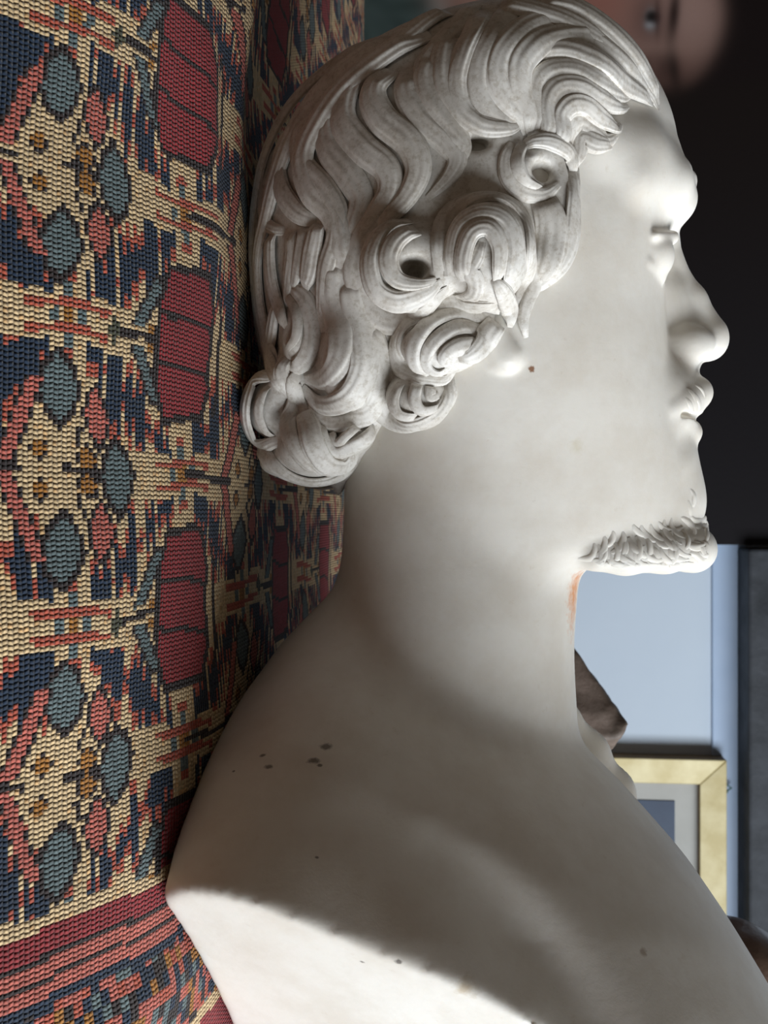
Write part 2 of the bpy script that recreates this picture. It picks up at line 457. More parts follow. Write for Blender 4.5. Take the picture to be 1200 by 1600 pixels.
def interp(tab, x):
    tab = np.array(tab, float)
    return [np.interp(x, tab[:, 0] - 800, tab[:, i]).astype(np.float32) for i in range(1, tab.shape[1])]
def smooth1(a_, n_):
    kr = np.hanning(n_ + 2)[1:-1]; kr /= kr.sum()
    return np.convolve(np.pad(a_, n_ // 2, 'edge'), kr, 'valid')[:len(a_)]
def loft(x1, tab, y, z, n_smooth=60, ex=None):
    "distance to a body lofted along x from half-ellipses; rows (v, z_back, z_mid, z_front, half_width)"
    fx = np.arange(x1.min() - 60, x1.max() + 60, 2.0)
    cols_ = [np.interp(x1, fx, smooth1(c_, n_smooth | 1)) for c_ in interp(tab, fx)]
    zb, zm, zf, ry = [np.asarray(c_, np.float32)[:, None, None] for c_ in cols_]
    rz = np.where(z > zm, zf - zm, zm - zb)
    p_, q_ = y / ry, (z - zm) / rz
    if ex is not None:
        e_ = np.interp(x1, *ex).astype(np.float32)[:, None, None]
        pa, qa = np.abs(p_) + 1e-4, np.abs(q_) + 1e-4
        k0 = (pa ** e_ + qa ** e_) ** (1 / e_)
        gr = np.sqrt(((pa / k0) ** (e_ - 1) / ry) ** 2 + ((qa / k0) ** (e_ - 1) / rz) ** 2)
        return (k0 - 1) / gr
    k0 = np.sqrt(p_ * p_ + q_ * q_); k1 = np.sqrt((p_ / ry) ** 2 + (q_ / rz) ** 2) + 1e-6
    return k0 * (k0 - 1) / k1

FACE = [(60, 70, 180, 330, 120), (120, -10, 150, 410, 180), (200, -55, 150, 448, 212), (240, -70, 150, 452, 218), (290, -80, 150, 460, 223), (330, -80, 150, 456, 226), (360, -80, 150, 440, 227), (420, -80, 150, 432, 232),
        (500, -80, 150, 430, 230), (580, -70, 150, 440, 222), (650, -50, 150, 456, 208), (720, -20, 150, 470, 190), (800, 40, 160, 480, 168), (860, 110, 190, 474, 146), (900, 150, 220, 440, 120)]
NECK = [(540, -40, 100, 240, 140), (600, -45, 105, 250, 150), (700, -62, 108, 270, 158), (800, -62, 112, 290, 165), (880, -66, 115, 302, 170), (940, -80, 112, 298, 176), (1000, -100, 105, 293, 182),
        (1060, -120, 100, 295, 186), (1130, -130, 95, 300, 190), (1250, -130, 95, 290, 190), (1400, -120, 90, 270, 180)]
# torso rows run along planes tilted from the nape down to the collar bones
TILT = 0.51
TORSO = [(880, -40, 60, 160, 60), (920, -62, 55, 250, 105), (950, -92, 50, 285, 140), (970, -108, 45, 312, 165), (985, -118, 45, 355, 180), (1012, -135, 40, 398, 208), (1050, -160, 38, 458, 256), (1110, -190, 35, 520, 318),
         (1170, -222, 35, 572, 360), (1210, -240, 35, 602, 388), (1260, -256, 35, 630, 422), (1320, -268, 35, 650, 462), (1400, -272, 35, 670, 512), (1550, -272, 35, 680, 590)]
g = Grid(spans((-790, -600, 7), (-600, 110, 3.2), (110, 900, 7)), spans((-620, -240, 7), (-240, -130, 5), (-130, 30, 3.2), (30, 140, 6), (140, 620, 10)),
         spans((-300, 300, 7), (300, 400, 4), (400, 560, 2.8), (560, 690, 7)))
x, y, z = g.full(); x1 = g.xs
# neck, and the torso turned a little towards the far side
phi = np.radians(9.0) * np.clip((x1 - 180) / 220, 0, 1)[:, None, None].astype(np.float32)
yr = y * np.cos(phi) + z * np.sin(phi); zr = -y * np.sin(phi) + z * np.cos(phi)
def loft_tilted(tab, ex):
    xs_ = (x - TILT * (np.clip(z, -300, 700) + 70)).astype(np.float32) + 0 * y
    fx = np.arange(-700, 1500, 2.0)
    cs = [smooth1(c_, 25).astype(np.float32) for c_ in interp(tab, fx)]
    zb, zm, zf, ry = [np.interp(xs_[:, :1], fx, c_).astype(np.float32) for c_ in cs]
    rz = np.where(zr > zm, zf - zm, zm - zb)
    pa, qa = np.abs(yr) / ry + 1e-4, np.abs(zr - zm) / rz + 1e-4
    e_ = np.interp(xs_[:, :1], *ex).astype(np.float32)
    k0 = (pa ** e_ + qa ** e_) ** (1 / e_)
    gr = np.sqrt(((pa / k0) ** (e_ - 1) / ry) ** 2 + ((qa / k0) ** (e_ - 1) / rz) ** 2)
    return smax((k0 - 1) / gr * 0.8, 90.0 - xs_, 30)
body = smin(smax(loft(x1, NECK, y, z), -(x + 290.0), 40), loft_tilted(TORSO, ([150, 420], [2.0, 2.9])), 30)
del yr, zr
# picture-plane position of every voxel, for shaping folds on the near side
near = 1500.0 / (1500.0 + y)
U = 600 + z * near; Vv = 800 + x * near
def pline(pts, sig, amp, lo=-1e9):
    best = np.full(np.broadcast_shapes(U.shape, Vv.shape), 1e9, np.float32)
    for (u0, v0), (u1, v1) in zip(pts[:-1], pts[1:]):
        du, dv = u1 - u0, v1 - v0; L2 = du * du + dv * dv
        h = np.clip(((U - u0) * du + (Vv - v0) * dv) / L2, 0, 1)
        best = np.minimum(best, (U - u0 - du * h) ** 2 + (Vv - v0 - dv * h) ** 2)
    return amp * np.exp(-best / (2 * sig * sig)) * np.clip(-y / 80.0, 0, 1) * np.clip((Vv - 1270) / 200, 0, 1)
sel = x1 > 120
body = body.astype(np.float32)
body += pline([(690, 1315), (735, 1360), (810, 1450), (880, 1540), (950, 1640)], 34, 18)
body += pline([(640, 1270), (720, 1345), (810, 1450), (950, 1640)], 60, 8)
body -= pline([(560, 1330), (620, 1400), (700, 1500), (760, 1600)], 60, 12)
body -= pline([(800, 1290), (880, 1360), (960, 1480), (1020, 1600)], 70, 10)
del U, Vv
# the arm's cut face
YC = -402.0
p0 = np.array(((1462 - 800) * (1 + YC / 1500.0), YC, (478 - 600) * (1 + YC / 1500.0)))
nv = np.array((0.72, -0.83, -0.36)); nv /= np.linalg.norm(nv)
cut = (x - p0[0]) * nv[0] + (y - p0[1]) * nv[1] + (z - p0[2]) * nv[2]
CUTN, CUTP = nv, p0
# head
head = loft(x1, FACE, y, z)
head = smax(smax(head, (x - 78.0), 34), -(x + 690.0), 40)
k0 = np.sqrt(((x + 430) / 290) ** 2 + (y / 225) ** 2 + ((z - 140) / 270) ** 2)
k1 = np.sqrt(((x + 430) / 290 ** 2) ** 2 + (y / 225 ** 2) ** 2 + ((z - 140) / 270 ** 2) ** 2) + 1e-9
head = smin(head, k0 * (k0 - 1) / k1, 40)
# the back rests on the rug
Yw = (CAM.y + (D0 + y * S) * FWD.y + z * S * RGT.y); Zw = (CAM.z + (D0 + y * S) * FWD.z + z * S * RGT.z)
rest = (np.interp(Yw, fy2, fz2) + 0.0015 - Zw).astype(np.float32) / S
g.f = smax(smax(smin(head, body, 46), cut, 5), rest, 12).astype(np.float32)
del head, body, cut, k0, k1
# far collar bone and breast, turned forward
g.chain([(1100, 120, 250, 20), (1150, 135, 300, 24), (1210, 150, 352, 26), (1280, 165, 402, 24), (1360, 170, 440, 18)], 40)
# face
g.symchain([(338, 0, 432, 17), (330, -52, 438, 20), (322, -104, 414, 20), (338, -164, 352, 14)], 44)
g.symchain([(292, 0, 396, 28), (288, -65, 391, 30), (292, -128, 354, 30), (300, -178, 282, 28)], 46)
g.symchain([(304, 0, 454, 12), (299, -48, 456, 15), (303, -100, 430, 14), (318, -145, 378, 9)], 9)
g.sym(g.ell, (398, -72, 472), (22, 52, 50), 10, True)
g.sym(g.ell, (430, -58, 452), (26, 22, 34), 14, True)
g.sym(g.ell, (426, -90, 383), (40, 46, 42), 7)
g.symchain([(404, -50, 421, 7), (396, -88, 424, 9), (408, -140, 384, 7)], 5)
g.symchain([(446, -58, 410, 5), (457, -94, 404, 7), (446, -138, 374, 5)], 7)
g.chain([(395, 0, 424, 26), (470, 0, 440, 36), (530, 0, 456, 44)], 20)
g.chain([(380, 0, 444, 18), (412, 0, 448, 18), (470, 0, 480, 22), (520, 0, 505, 28)], 14)
g.ell((533, 0, 505), (32, 34, 32), 12)
g.sym(g.ell, (544, -38, 466), (29, 22, 38), 12)
g.sym(g.ell, (574, -17, 482), (9, 10, 16), 5, True)
g.cap((520, 0, 470), (562, 0, 468), 30, 26, 14)
g.ell((632, 0, 418), (76, 92, 76), 30)
g.symchain([(608, 0, 482, 21), (618, -30, 477, 24), (634, -68, 446, 20), (650, -94, 414, 11)], 9)
g.symchain([(679, 0, 478, 13), (677, -30, 473, 13), (667, -68, 441, 9)], 6)
g.symchain([(657, 0, 494, 6), (656, -45, 476, 6), (655, -85, 438, 5)], 4, True)
g.ell((730, 0, 436), (60, 72, 51), 26)
g.ell((785, 0, 446), (62, 66, 53), 26)
# beard mass along the jaw, and the lobe of the ear
g.symchain([(858, 0, 482, 34), (856, -40, 466, 33), (858, -80, 414, 31), (862, -105, 350, 28), (864, -118, 305, 22)], 14)
g.symchain([(520, -218, 122, 20), (560, -218, 140, 24), (592, -214, 162, 24)], 5)
BP, BQ = g.mesh()
BP = relax(BP, BQ, 3, 0.5)

# hair mass with a swelling under every big curl
h = Grid(spans((-830, 10, 6)), spans((-360, 0, 6), (0, 330, 9)), spans((-250, 480, 6)))
x, y, z = h.full()
HAIR = [(2, 205, 215, 225, 12), (6, 165, 215, 255, 62), (14, 120, 210, 290, 105), (28, 70, 200, 330, 140), (50, 12, 185, 362, 172), (75, -42, 165, 388, 196), (110, -90, 145, 410, 218), (155, -130, 130, 425, 236),
        (205, -160, 118, 430, 248), (250, -178, 112, 432, 256), (300, -192, 110, 432, 260), (360, -198, 110, 432, 262), (420, -197, 110, 430, 260), (480, -192, 105, 420, 250), (540, -188, 95, 380, 230), (600, -182, 70, 320, 198),
        (660, -165, 40, 240, 160), (710, -140, 0, 150, 120), (745, -110, -40, 60, 80), (760, -80, -50, 0, 30)]
HAIR = [(800 - (800 - r_[0]) * np.interp(r_[0], [0, 500, 760], [0.948, 0.97, 1.0]), r_[1] * 0.98, *r_[2:]) for r_ in HAIR]
hf = loft(h.xs, HAIR, y, z, 9)
# the hairline: everything in front of and below it is skin
HL = [(-200, 420), (-20, 418), (120, 408), (165, 385), (205, 330), (250, 262), (330, 240), (420, 225), (480, 185), (540, 125), (600, 80), (650, 20), (700, -20), (760, -60), (840, -100)]
zh = np.interp(g.xs * 0 if False else h.xs, [q[0] - 800 for q in HL], [q[1] for q in HL]).astype(np.float32)[:, None, None]
hf = smax(hf, (z - zh) * 0.8, 18)
h.f = hf.astype(np.float32)
def bulge(u, v, yc, ru, rv, ry_, k=24, sub=False):
    s_ = (1500 + yc) / 1500.0
    h.sym(h.ell, (800 + (v - 800) * s_, yc, (u - 600) * s_), (rv * s_, ry_, ru * s_), k, sub)
bulge(762, 395, -262, 66, 84, 46, 16)
bulge(640, 420, -258, 74, 70, 30, 18)
bulge(648, 412, -300, 24, 20, 66, 8, True)
bulge(690, 540, -226, 66, 46, 34, 18)
bulge(652, 622, -190, 50, 44, 36, 14)
bulge(545, 570, -180, 44, 74, 40, 24)
bulge(470, 520, -130, 30, 50, 40, 20)
bulge(432, 640, -60, 44, 48, 60, 18)
bulge(495, 700, -70, 64, 50, 78, 22)
bulge(446, 590, -104, 26, 34, 36, 20)
bulge(455, 722, -36, 50, 26, 56, 14)
bulge(555, 680, -120, 28, 26, 40, 14)
bulge(870, 345, -222, 30, 88, 26, 14)
bulge(852, 415, -222, 26, 34, 24, 14)
bulge(825, 270, -240, 34, 30, 30, 14)
bulge(900, 150, -205, 60, 66, 26, 26)
bulge(770, 120, -235, 56, 70, 26, 26)
bulge(745, 216, -268, 24, 13, 60, 8, True)
bulge(850, 262, -262, 20, 17, 50, 8, True)
bulge(452, 512, -185, 9, 16, 24, 6, True)
bulge(430, 645, -135, 13, 22, 30, 6, True)
HP, HQ = h.mesh()
HP = relax(HP, HQ, 2, 0.5)

bust = empty('marble_bust')
mw = Matrix(((1, FWD.x, RGT.x), (0, FWD.y, RGT.y), (0, FWD.z, RGT.z))).to_4x4()
mw.translation = CAM + FWD * D0
bust.matrix_world = mw
tag(bust, 'white marble bust of a bearded man with curly hair lying on the patterned rug', 'bust')

# marble
t = NT('aged_white_marble')
n1 = t.noise(9, 5, 0.6, dist=0.4); n2 = t.noise(34, 5, 0.65); n3 = t.noise(160, 4, 0.7)
c = t.ramp(n1, [(0.32, (0.68, 0.615, 0.52)), (0.66, (0.815, 0.78, 0.715))])
c = t.mix(0.55, c, t.ramp(n2, [(0.36, (0.70, 0.65, 0.575)), (0.60, (0.825, 0.80, 0.745))]))
c = t.mix(1.0, c, t.ramp(n3, [(0.22, (0.90, 0.87, 0.83)), (0.36, (1, 1, 1))]), 'MULTIPLY')
MARBLE_NT, MARBLE_C = t, c
t.bsdf.inputs['Roughness'].default_value = 0.5
t.bsdf.inputs['Specular IOR Level'].default_value = 0.35
t.bsdf.inputs['Subsurface Weight'].default_value = 0.12
t.bsdf.inputs['Subsurface Radius'].default_value = (0.004, 0.003, 0.002)
t.bsdf.inputs['Subsurface Scale'].default_value = 0.6
t.bump(t.noise(300, 4, 0.7), 0.15, 0.0006)
t.l(c, t.bsdf.inputs['Base Color'])
M['marble'] = t.mat

# stains and chips with a place of their own on the stone
bvh_body = BVHTree.FromPolygons([tuple(p) for p in BP], [tuple(int(i) for i in q) for q in BQ])
def shoot(bvh, u, v):
    d = Vector((v - 800.0, 1500.0, u - 600.0)).normalized()
    return bvh.ray_cast(Vector((0, -1500.0, 0)), d)
def spot(u, v, rad, color, soft=0.35, strength=1.0, stretch=None):
    global MARBLE_C
    hit = shoot(bvh_body, u, v)
    if hit[0] is None: return
    p = hit[0] * S
    q = t.n('ShaderNodeVectorMath', operation='SUBTRACT'); t.l(t.tc.outputs['Object'], q.inputs[0]); q.inputs[1].default_value = p
    if stretch:
        qq = t.n('ShaderNodeVectorMath', operation='MULTIPLY'); t.l(q.outputs[0], qq.inputs[0]); qq.inputs[1].default_value = stretch; q = qq
    wob = t.n('ShaderNodeVectorMath', operation='LENGTH'); t.l(q.outputs[0], wob.inputs[0])
    nn = mth2(t, 'MULTIPLY', mth2(t, 'SUBTRACT', STN, 0.5), rad * S * 1.6)
    ln = mth2(t, 'ADD', wob.outputs['Value'], nn)
    mr = t.n('ShaderNodeMapRange'); t.l(ln, mr.inputs[0])
    mr.inputs[1].default_value = rad * S; mr.inputs[2].default_value = rad * S * (1 - soft); mr.inputs[3].default_value = 0; mr.inputs[4].default_value = strength
    MARBLE_C = t.mix(mr.outputs[0], MARBLE_C, color)
def mth2(t_, op, a_, b_):
    q = t_.n('ShaderNodeMath', operation=op)
    for i, z_ in enumerate((a_, b_)):
        if isinstance(z_, (int, float)): q.inputs[i].default_value = z_
        else: t_.l(z_, q.inputs[i])
    return q.outputs[0]
STN = t.noise(420, 3, 0.6)
spot(897, 925, 40, (0.66, 0.29, 0.12), 0.9, 0.95, (0.55, 1, 1.7))
spot(831, 577, 5, (0.28, 0.15, 0.09), 0.4)
for (u_, v_, r_) in ((509, 1166, 6), (490, 1189, 5), (500, 1196, 2.5), (420, 1198, 4), (411, 1180, 3), (624, 1503, 3.5), (566, 1503, 3), (495, 1340, 2), (365, 1205, 2)):
    spot(u_, v_, r_, (0.12, 0.10, 0.085), 0.5, 0.8, (1, 1, 0.6))
spot(728, 1545, 16, (0.46, 0.33, 0.17), 0.9, 0.6)
spot(900, 697, 13, (0.62, 0.55, 0.40), 0.9, 0.5)
spot(296, 1470, 14, (0.26, 0.17, 0.10), 0.5, 0.8, (0.6, 1, 1.8))
spot(1005, 1488, 7, (0.42, 0.35, 0.28), 0.5, 0.8)
t.l(MARBLE_C, t.bsdf.inputs['Base Color'])

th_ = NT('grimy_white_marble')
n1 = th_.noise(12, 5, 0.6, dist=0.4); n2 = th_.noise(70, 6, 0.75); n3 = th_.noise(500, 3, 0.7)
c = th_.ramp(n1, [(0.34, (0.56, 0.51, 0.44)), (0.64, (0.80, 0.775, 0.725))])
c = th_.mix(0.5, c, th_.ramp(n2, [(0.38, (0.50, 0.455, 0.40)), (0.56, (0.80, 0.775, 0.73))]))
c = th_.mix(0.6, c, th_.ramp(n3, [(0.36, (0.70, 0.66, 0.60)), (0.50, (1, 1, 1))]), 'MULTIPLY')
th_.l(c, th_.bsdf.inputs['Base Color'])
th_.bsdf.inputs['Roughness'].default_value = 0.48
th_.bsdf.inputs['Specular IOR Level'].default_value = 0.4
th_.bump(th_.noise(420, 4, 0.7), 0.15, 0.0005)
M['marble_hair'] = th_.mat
bb = mesh_obj('body', BP * S, BQ, M['marble'], bust)
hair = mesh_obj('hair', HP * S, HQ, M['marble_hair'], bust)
hair['label'] = 'carved wavy hair ending in big curls over the ear and nape'

# ------------------------------------------------------------------ locks
bvh_hair = BVHTree.FromPolygons([tuple(p) for p in HP], [tuple(int(i) for i in q) for q in HQ])
def cast(bvhs, u, v):
    best = None
    for bv in bvhs:
        hit = shoot(bv, u, v)
        if hit[0] is not None and (best is None or hit[3] < best[2]): best = (hit[0], hit[1], hit[3])
    if best: return np.array(best[0]), np.array(best[1])
    d = Vector((v - 800.0, 1500.0, u - 600.0)).normalized(); o = Vector((0, -1500.0, 0)); bd = None
    for s_ in range(1180, 1800, 20):
        p = o + d * s_
        for bv in bvhs:
            q = bv.find_nearest(p)
            if q[0] is not None and (bd is None or q[3] < bd[3]): bd = (p, q[0], q[1], q[3])
    return np.array(bd[1] * 0.6 + bd[0] * 0.4), np.array(bd[2])
def catmull(P_, n_):
    P_ = np.array(P_, float)
    P_ = np.vstack([2 * P_[0] - P_[1], P_, 2 * P_[-1] - P_[-2]])
    seg = np.linalg.norm(np.diff(P_[1:-1, :2], axis=0), axis=1); cs = np.r_[0, np.cumsum(seg)]; cs /= cs[-1]
    o = []
    for t_ in np.linspace(0, 1, n_):
        i = min(len(seg) - 1, np.searchsorted(cs, t_, 'right') - 1); f_ = (t_ - cs[i]) / (cs[i + 1] - cs[i] + 1e-9)
        a_, b_, c_, d_ = P_[i:i + 4]
        o.append(0.5 * ((2 * b_) + (-a_ + c_) * f_ + (2 * a_ - 5 * b_ + 4 * c_ - d_) * f_ ** 2 + (-a_ + 3 * b_ - 3 * c_ + d_) * f_ ** 3))
    return np.array(o)
LOCKS = []
def lock(pts, lift=0.0, hr=0.22, ridges=4, name='hair_lock', bvhs=None, amp=0.05, wf=0.62, label=None, parent=None):
    bvhs = bvhs or [bvh_hair, bvh_body]
    L = sum(math.hypot(b_[0] - a_[0], b_[1] - a_[1]) for a_, b_ in zip(pts[:-1], pts[1:]))
    n_ = int(max(14, min(70, L / 5)))
    pw = catmull([p[:3] for p in pts], n_)
    hits = [cast(bvhs, u, v) for u, v, w_ in pw]
    ctr = np.array([q[0] for q in hits]); nor = np.array([q[1] for q in hits])
    # keep the pixel position, smooth the depth
    ys = ctr[:, 1].copy()
    k_ = 9 if n_ > 20 else 5
    ys = smooth1(np.minimum(ys, smooth1(ys, k_) + 12), k_); ys = smooth1(ys, k_)
    ctr = np.stack([(pw[:, 1] - 800) * (1500 + ys) / 1500, ys, (pw[:, 0] - 600) * (1500 + ys) / 1500], 1)
    for d in range(3): nor[:, d] = smooth1(nor[:, d], 11 if n_ > 22 else 7)
    nor /= np.linalg.norm(nor, axis=1)[:, None] + 1e-9
    T = np.gradient(ctr, axis=0); T /= np.linalg.norm(T, axis=1)[:, None] + 1e-9
    N = nor - (nor * T).sum(1)[:, None] * T; N /= np.linalg.norm(N, axis=1)[:, None] + 1e-9
    Bn = np.cross(T, N)
    wd = np.maximum(pw[:, 2], 3) * (1500 + ys) / 1500 * wf
    na_ = 7 * ridges + 5
    th = np.linspace(-1.9, 1.9, na_)
    sc = np.linspace(0, 1, n_)
    endc = np.minimum(1, np.minimum(sc, 1 - sc) * 9 + 0.15)
    rr = random.Random(len(LOCKS) * 17 + 3)
    f1, f2, q1, q2 = rr.uniform(ridges * 1.1, ridges * 1.7), rr.uniform(ridges * 1.9, ridges * 2.5), rr.uniform(0, 6), rr.uniform(0, 6)
    wv = 0.9 * np.sin(sc * rr.uniform(3, 6) + q2)[:, None]
    rad = 1 + amp * (0.75 * np.cos(th[None] * f1 + q1 + wv) + 0.6 * np.cos(th[None] * f2 + q2 - 0.6 * wv)) + 0.03 * np.sin(sc * 9 + len(pts))[:, None] * np.sin(th * 1.7)[None]
    ox = wd[:, None] * np.sin(th)[None] * rad
    hgt_ = (wd * hr * 2.0 * endc)[:, None] * np.cos(th)[None] * rad + lift * endc[:, None]
    P_ = ctr[:, None, :] + Bn[:, None, :] * ox[..., None] + N[:, None, :] * hgt_[..., None]
    ii = np.arange(n_ * na_).reshape(n_, na_)
    F_ = np.stack([ii[:-1, :-1], ii[:-1, 1:], ii[1:, 1:], ii[1:, :-1]], -1).reshape(-1, 4)[:, ::-1]
    P_ = P_.reshape(-1, 3)
    LOCKS.append((P_, F_))
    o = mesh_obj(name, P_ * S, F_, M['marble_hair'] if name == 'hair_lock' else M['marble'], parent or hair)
    if label: o['label'] = label
    return o

LK = [
 # back of the head, crown to nape
 [(600,62,40),(520,108,40),(458,168,40),(420,240,36),(404,312,34),(399,390,32),(404,470,32),(412,540,28),(420,590,14)],
 [(640,52,40),(560,97,44),(500,152,44),(460,215,42),(435,280,38),(420,340,34),(408,400,30),(412,480,34),(426,556,30),(441,606,10)],
 [(670,52,36),(600,92,40),(540,142,42),(500,197,40),(478,250,38),(490,300,36),(522,335,34),(535,380,34),(530,440,40)],
 [(430,230,26),(415,290,26),(412,330,22),(425,355,18),(455,362,8)],
 [(455,200,30),(440,250,30),(445,300,30),(470,335,26),(500,348,12)],
 [(490,170,32),(472,220,32),(480,265,34),(510,300,34),(530,335,32),(528,375,28),(515,420,28),(510,470,24),(506,520,12)],
 [(530,140,34),(510,190,34),(515,235,36),(545,275,38),(565,310,34),(555,350,30),(537,390,24),(530,414,6)],
 [(575,105,34),(545,150,36),(540,195,38),(570,235,38),(605,265,36),(610,300,32),(585,340,28),(560,375,24),(546,402,6)],
 [(610,110,34),(585,150,36),(600,190,38),(640,225,38),(655,265,34),(640,305,28),(608,342,22),(580,372,8)],
 [(640,112,30),(638,150,34),(662,190,36),(698,222,34),(714,250,26),(700,280,18),(668,310,8)],
 [(680,90,30),(668,125,34),(680,165,36),(705,200,34),(722,230,24),(720,258,8)],
 [(702,60,30),(694,100,34),(692,140,34),(712,180,28),(726,205,18),(730,225,6)],
 [(740,8,24),(720,40,30),(690,70,30),(664,100,26),(650,125,10)],
 [(700,20,30),(660,42,34),(620,75,34),(590,108,24),(578,130,8)],
 # under the transverse lip at the back
 [(428,364,22),(427,410,26),(432,450,26),(444,490,20),(448,512,8)],
 [(455,364,20),(458,400,24),(453,440,22),(448,480,10)],
 [(477,356,18),(473,395,22),(466,430,18),(460,456,8)],
 [(500,350,24),(492,395,30),(486,430,28),(478,452,12)],
 # broad side lock
 [(520,405,40),(522,455,46),(535,510,46),(532,560,40),(508,592,28),(476,592,8)],
 [(548,430,34),(552,480,44),(566,530,44),(566,580,40),(545,620,34),(505,632,26),(473,604,10)],
 [(575,500,30),(588,555,34),(590,600,34),(575,640,32),(540,660,28),(503,654,24),(474,626,10)],
 # crescent curl and its neighbour
 [(452,446,16),(478,468,28),(490,510,30),(484,550,28),(462,574,20),(444,570,8)],
 [(448,458,10),(464,488,14),(464,524,14),(449,546,8)],
 [(438,470,24),(430,520,28),(426,560,24),(438,598,18),(446,612,8)],
 [(450,560,14),(440,580,22),(446,600,24),(462,618,20),(470,640,8)],
 [(470,582,12),(456,594,20),(462,616,22),(478,640,18),(484,662,8)],
 # curl at the nape
 [(432,586,12),(406,600,22),(392,635,24),(397,670,24),(417,690,20),(442,690,12)],
 [(420,604,10),(407,635,14),(412,664,14),(428,682,8)],
 [(462,612,18),(457,640,22),(454,670,24),(466,700,24),(490,724,22),(520,730,10)],
 [(478,640,22),(484,670,28),(492,700,32),(510,722,30),(536,720,26),(556,700,12)],
 [(402,690,12),(420,715,22),(450,738,24),(490,748,24),(530,740,20),(556,718,10)],
 [(500,662,12),(505,690,18),(522,705,18),(550,694,22),(572,680,20),(582,664,8)],
 [(515,676,8),(530,690,12),(545,680,12),(560,668,10)],
 # curl under the ear
 [(642,566,12),(606,585,24),(592,620,28),(602,648,28),(636,662,28),(675,652,28),(700,620,22),(704,586,10)],
 [(628,598,12),(617,625,18),(626,646,16),(652,650,10)],
 [(652,600,14),(648,625,16),(660,640,14),(686,634,8)],
 [(672,604,14),(672,620,14),(686,618,8)],
 # curl behind the ear
 [(782,478,22),(740,474,28),(690,480,30),(646,500,28),(624,535,26),(626,570,24),(648,590,18),(690,594,14),(710,580,6)],
 [(772,500,20),(720,492,22),(676,506,22),(651,535,22),(650,565,18),(670,586,10)],
 [(760,520,20),(720,512,22),(688,526,20),(668,550,18),(667,572,16),(686,582,12),(706,570,6)],
 [(742,540,22),(712,544,22),(694,558,18),(700,572,8)],
 [(776,504,26),(757,530,32),(736,552,26),(716,560,10)],
 # ring curl
 [(602,340,28),(566,370,34),(552,420,36),(566,470,36),(600,500,34),(640,498,30),(676,470,22),(700,450,8)],
 [(640,345,24),(600,365,28),(580,405,30),(588,450,30),(620,470,30),(660,460,24),(690,440,8)],
 [(652,360,20),(620,380,26),(608,410,26),(620,438,22),(650,446,16),(682,438,8)],
 # dome curl
 [(690,424,22),(688,380,26),(702,340,30),(736,314,30),(780,312,30),(814,336,30),(826,380,30),(823,430,28),(810,470,22),(800,500,8)],
 [(706,432,22),(708,390,24),(722,352,26),(755,335,28),(788,346,28),(802,380,28),(799,420,26),(790,450,10)],
 [(728,440,22),(727,400,24),(740,366,24),(764,360,24),(779,386,22),(778,420,18),(775,440,8)],
 [(752,378,12),(746,400,20),(735,420,24),(744,440,24),(740,460,20),(714,466,10)],
 [(770,434,8),(785,455,22),(795,485,24),(796,512,8)],
 [(834,396,14),(836,440,18),(823,470,18),(816,500,14),(822,528,6)],
 # curl at the temple
 [(802,224,12),(791,250,20),(796,280,24),(820,300,24),(850,304,18),(874,288,8)],
 [(817,224,12),(809,255,18),(821,284,16),(846,296,8)],
 [(818,228,14),(855,224,24),(884,240,22),(896,272,10)],
 [(892,262,22),(894,320,26),(890,370,28),(875,410,28),(846,440,22),(826,456,8)],
 [(848,312,34),(862,360,40),(856,410,36),(840,440,14)],
 # side waves
 [(755,18,26),(745,50,30),(725,90,30),(712,135,30),(720,175,30),(750,198,26),(790,204,20),(815,196,6)],
 [(800,15,30),(775,50,34),(752,95,36),(748,140,36),(765,175,34),(795,193,22),(812,202,6)],
 [(870,30,36),(820,50,38),(785,85,38),(778,125,38),(795,160,34),(814,185,22),(820,212,6)],
 [(935,60,32),(890,60,36),(840,72,38),(810,100,38),(808,140,34),(822,180,24),(828,216,6)],
 [(832,214,10),(842,190,22),(836,160,28),(836,132,30),(860,112,30),(900,112,32),(940,135,32),(970,150,20),(988,148,6)],
 [(846,226,10),(856,200,24),(854,165,28),(872,140,30),(905,138,30),(935,155,28),(965,170,18),(982,166,6)],
 [(868,232,14),(876,210,24),(874,185,26),(892,166,28),(916,168,26),(940,190,24),(960,205,14),(970,194,6)],
 [(886,252,14),(888,214,24),(904,192,26),(926,206,26),(946,220,20),(964,210,8)],
 [(896,262,8),(904,240,20),(908,218,24),(930,226,26),(956,226,12)],
 # fringe over the forehead
 [(830,8,40),(890,18,44),(940,48,44),(982,88,40),(1008,128,32),(1028,165,12)],
 [(850,45,36),(910,55,40),(955,85,40),(988,115,34),(1012,145,22),(1030,172,8)],
 [(830,80,30),(880,78,34),(930,97,36),(970,130,34),(1000,150,24),(1020,164,8)],
 [(780,12,34),(830,22,36),(880,38,36),(925,62,30),(950,80,10)],
]
for i, pts in enumerate(LK):
    nape = min(p[1] for p in pts) > 580 and max(p[0] for p in pts) < 590
    lock(pts, lift=(4.0 if nape else 2.0) + 2.0 * ((i * 7) % 3), hr=0.28 if nape else 0.22, ridges=3 if max(p[2] for p in pts) < 24 else 5)

# far side of the head, turned from the lens: the same carving mirrored
fv, fq, nb_ = [], [], 0
for P_, F_ in LOCKS:
    fv.append(P_ * np.array([1, -1, 1])); fq.append(F_[:, ::-1] + nb_); nb_ += len(P_)
mesh_obj('hair_lock', np.concatenate(fv) * S, np.concatenate(fq), M['marble'], hair)['label'] = 'carved hair of the far side of the head'

